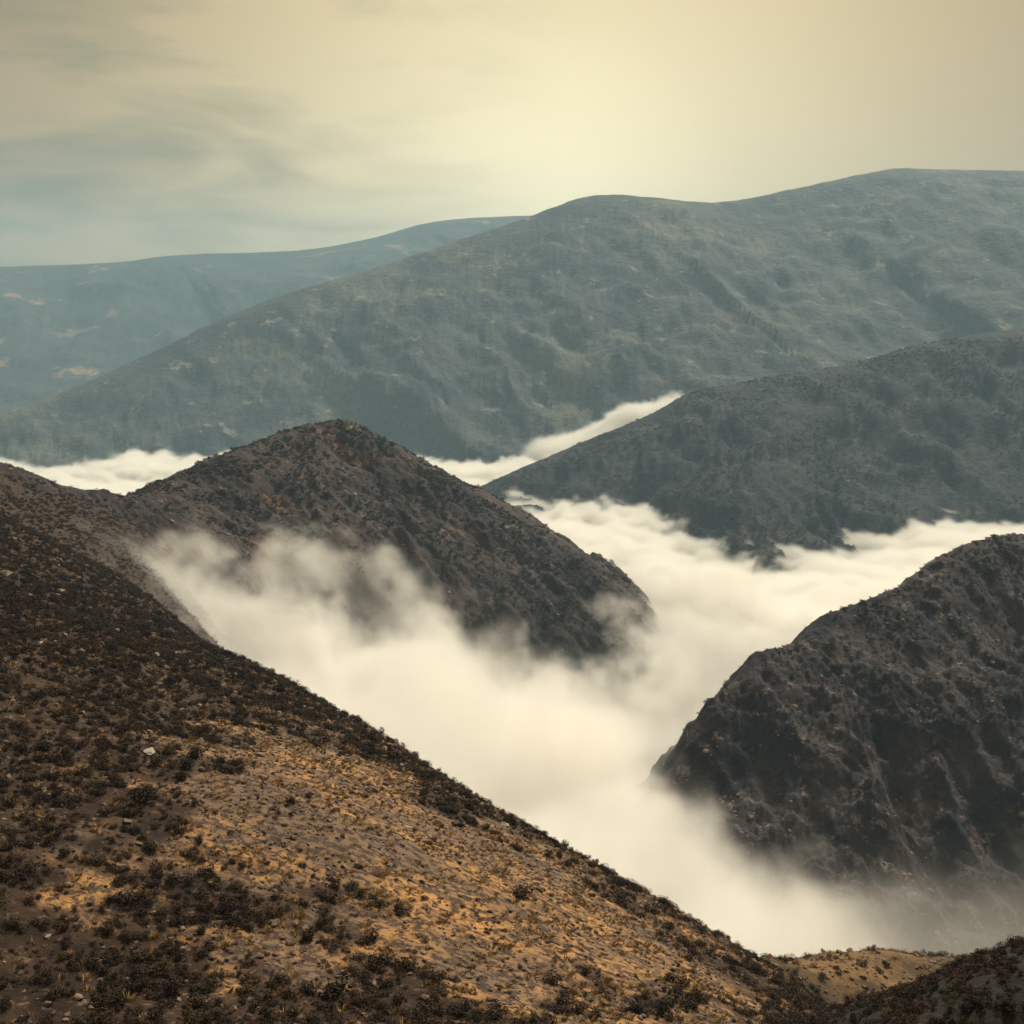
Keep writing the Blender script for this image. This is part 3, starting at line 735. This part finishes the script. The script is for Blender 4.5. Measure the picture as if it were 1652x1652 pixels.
ex_, ey_, ez_, _, _, _ = place(70000, 36, 330, lambda x, y, w: np.where(w == 0, np.where(dryness(x, y) > .6, .26, 1.1) * np.clip(.6 + fbm(x / 5, y / 5, 3, 590), .1, 1), 0), 1.3)
gn_scatter('heather', np.stack([ex_, ey_, ez_], -1), rs.uniform(.16, .5, len(ex_)) * np.clip(np.hypot(ex_, ey_) / 120, .9, 1.8), src_leaf, 'fine low brown heather growing between the shrubs and stones', 4, (.5, .8))
bx_, by_, bz_, _, _, bw = place(7000, 34, 75, lambda x, y, w: np.where(w == 6, 1.0, 0), 1.0, False)
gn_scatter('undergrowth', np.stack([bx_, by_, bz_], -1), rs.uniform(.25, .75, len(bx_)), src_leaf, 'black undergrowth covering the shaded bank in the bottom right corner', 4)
# ---- stones
def p_stone(x, y, w):
    dr = dryness(x, y); sd = poly_dist(x, y, np.c_[EDGE, np.zeros((len(EDGE), 1))])[0]
    cl_ = .5 + .8 * fbm(x / 8, y / 8, 3, 520)
    p = np.where(dr > .5, .8 * np.clip(cl_ + .2, .1, 1), .28 * np.clip(cl_, .1, 1)); p = np.where((sd < 12) & (y < 190), np.maximum(p, .8), p)
    p = np.where(w == 7, .35, p)
    return np.where((w == 0) | (w == 7), p, 0)
tx, ty, tz, tpx, tpy, tw = place(75000, 36, 360, p_stone, 1.2)
tsz = (.22 + 1.5 * rs.beta(.9, 5.0, len(tx))) * np.clip(np.hypot(tx, ty) / 110, .8, 2.0)
named_stones = [(240, 1216, 2.3, 'large pale flat stone at the upper left end of the ochre patch'),
                (352, 1088, 3.8, 'long pale slab lying on the upper hillside, left of the crest'),
                (58, 1042, 3.0, 'pale stone at the left edge of the picture high on the hillside'),
                (420, 1146, 1.9, 'pale stone just above the top of the ochre patch'),
                (10, 928, 3.2, 'pale stone on the left edge just below the saddle'),
                (690, 1243, 1.7, 'pale pointed stone beside the dark clump under the crest'),
                (815, 1333, 1.3, 'round pale boulder with a shadow beside it, under the crest'),
                (765, 1272, 1.2, 'light stone on the crest above the round boulder'),
                (1125, 1470, .9, 'thin upright pale stone on the crest, towards its lower right end'),
                (250, 1060, 2.2, 'grey stone alone in the scrub on the upper left hillside'),
                (98, 955, 2.6, 'white stone high up at the left, above the scrub'),
                (75, 1512, .6, 'small white stone in the black scrub at the bottom left')]
used = 0
def stone(x, y, z, s, k, label, group=None, pale=False, flat=1.0):
    o = link('stone', (pale_me[k % 3] if pale else stone_me[k % 6])); o.location = (x, y, z + .08 * s)
    o.rotation_euler = (rs.uniform(-.3, .3), rs.uniform(-.3, .3), rs.uniform(0, 6.28)); o.scale = (s, s * rs.uniform(.7, 1.1), s * flat * rs.uniform(.7, 1.1))
    tag(o, label, 'stone', group); return o
for k, (a, b, wm, lab) in enumerate(named_stones):
    q = hit(a, b)
    if q is None: continue
    o = stone(q.x, q.y, q.z, wm, k, lab, pale=True, flat=2.5 if 'upright' in lab else .8)
    if 'upright' in lab: o.scale = (.35, .35, 1.9)
    used += 1
for q in ((560, 686),):
    p_ = hit(562, 694)
    if p_: stone(p_.x, p_.y, p_.z + 1, 9.0, 1, 'pale rock block on the very summit of the pointed hill', pale=True)
rank = np.argsort(-(tsz / np.hypot(tx, ty)) * np.where((tpy < 1640) & (tpx > 5) & (tpx < 1640), 1, .05)); single = rank[:299 - used]
def stone_label(px, py, w):
    if w == 7: return 'light stone on the flat ochre shelf beside the fog', 'stones on the ochre shelf'
    if px < 160: return 'brown stone half hidden in the scrub against the left edge', 'stones against the left edge'
    if px < 300: return 'brown stone in the scrub just left of the ochre patch', 'stones left of the ochre patch'
    if px > 1150: return 'grey brown stone at the lower right end of the hillside', 'stones at the lower right end of the hillside'
    if px > 900 and py > 1540: return 'tan stone low on the hillside, right of the middle', 'stones low on the hillside right of the middle'
    if px > 900: return 'tan stone just under the right part of the crest', 'stones under the right part of the crest'
    if py > 1500 and px < 600: return 'tan stone near the bottom edge, left of the middle', 'stones near the bottom edge on the left'
    if py > 1500: return 'tan stone near the bottom edge in the middle', 'stones near the bottom edge in the middle'
    if py > 1370: return 'tan stone on the lower half of the ochre patch', 'stones on the lower half of the ochre patch'
    return 'tan stone on the upper half of the ochre patch', 'stones on the upper half of the ochre patch'
for k, i in enumerate(single):
    lab, grp = stone_label(tpx[i], tpy[i], tw[i])
    o = stone(tx[i], ty[i], tz[i], tsz[i], k, lab, grp)
    if k < 6: src_stone.objects.link(o)
rest = np.setdiff1d(np.arange(len(tx)), single)
gn_scatter('stones', np.stack([tx, ty, tz], -1)[rest], tsz[rest], src_stone, 'smaller stones strewn over the near hillside', 6, (.7, 1.1), -.06)

# ---- dry grass tufts: one object, built directly (tufts joined)
def p_tuft(x, y, w):
    dr = dryness(x, y); cl_ = .5 + .9 * fbm(x / 6, y / 6, 3, 540)
    return np.where((w == 0) | (w == 7), np.where(dr > .45, np.clip(cl_, .15, 1), .35 * np.clip(cl_, 0, 1)), 0)
ux, uy, uz, upx, upy, uw = place(13000, 36, 190, p_tuft, 1.1)
tv = [tuft_mesh(60 + k) for k in range(3)]
base = [(np.array([v.co[:] for v in m_.vertices]), np.array([p_.vertices[:] for p_ in m_.polygons])) for m_ in tv]
VV, FF, off = [], [], 0
for i in range(len(ux)):
    bv, bf = base[i % 3]; a = rs.uniform(0, 6.28); s_ = rs.uniform(.45, 1.15) * max(.9, math.hypot(ux[i], uy[i]) / 110)
    R_ = np.array([[math.cos(a), -math.sin(a), 0], [math.sin(a), math.cos(a), 0], [0, 0, 1]])
    VV.append(bv @ R_.T * s_ * np.array([1.3, 1.3, .6]) + [ux[i], uy[i], uz[i] - .03]); FF.append(bf + off); off += len(bv)
gm = mesh_np('dry_grass', np.concatenate(VV), np.concatenate(FF)); tag(link('dry_grass', gm, M_tuft), 'tufts of dry ochre grass between the stones', kind='stuff')
for m_ in tv: bpy.data.meshes.remove(m_)

# ---- scrub and boulders on the hills farther off
def p_hill(x, y, w):
    cl_ = .5 + 1.0 * fbm(x / 45, y / 45, 4, 560)
    return np.where(w == 0, 1, np.where((w == 1) | (w == 2), np.clip(cl_, .08, 1), 0))
hx, hy, hz_, _, _, hw = place(80000, 330, 1010, p_hill, 1.8)
hs_ = (1.0 + 4.2 * rs.beta(1.2, 3.0, len(hx))) * np.clip(np.hypot(hx, hy) / 700, .7, 1.3)
gn_scatter('scrub', np.stack([hx, hy, hz_], -1), hs_, src_leaf, 'dark scrub covering the pointed hill and the hill on the right', 4, (.45, .75), .08)
def p_rock(x, y, w):
    cl_ = .15 + fbm(x / 30, y / 30, 4, 580)
    return np.where((w == 1) | (w == 2), np.clip(cl_ * 1.4, .03, 1), 0)
hx, hy, hz_, _, _, hw = place(20000, 380, 1000, p_rock, 1.8)
hs_ = (1.0 + 5.0 * rs.beta(1, 5, len(hx)))
gn_scatter('rocks', np.stack([hx, hy, hz_], -1), hs_, src_stone, 'brown rocks breaking through on the pointed hill and the right hill', 6, (.5, 1.0), .05)
hx, hy, hz_, _, _, hw = place(60000, 1350, 2500, lambda x, y, w: np.where(w == 3, np.clip(.45 + 1.2 * fbm(x / 120, y / 120, 4, 600), .05, 1), 0), 1.6)
gn_scatter('scrub', np.stack([hx, hy, hz_], -1), 3.0 + 7.0 * rs.beta(1.2, 3.0, len(hx)), src_leaf, 'dark scrub dotted over the dark grey ridge beyond the fog sea', 4, (.45, .75), .08)
print('shrubs', len(sx), 'stones', len(tx), 'tufts', len(ux), 'hill', len(hx))
print('tris', len(quads) * 2, 'z', co[:, 2].min(), co[:, 2].max())
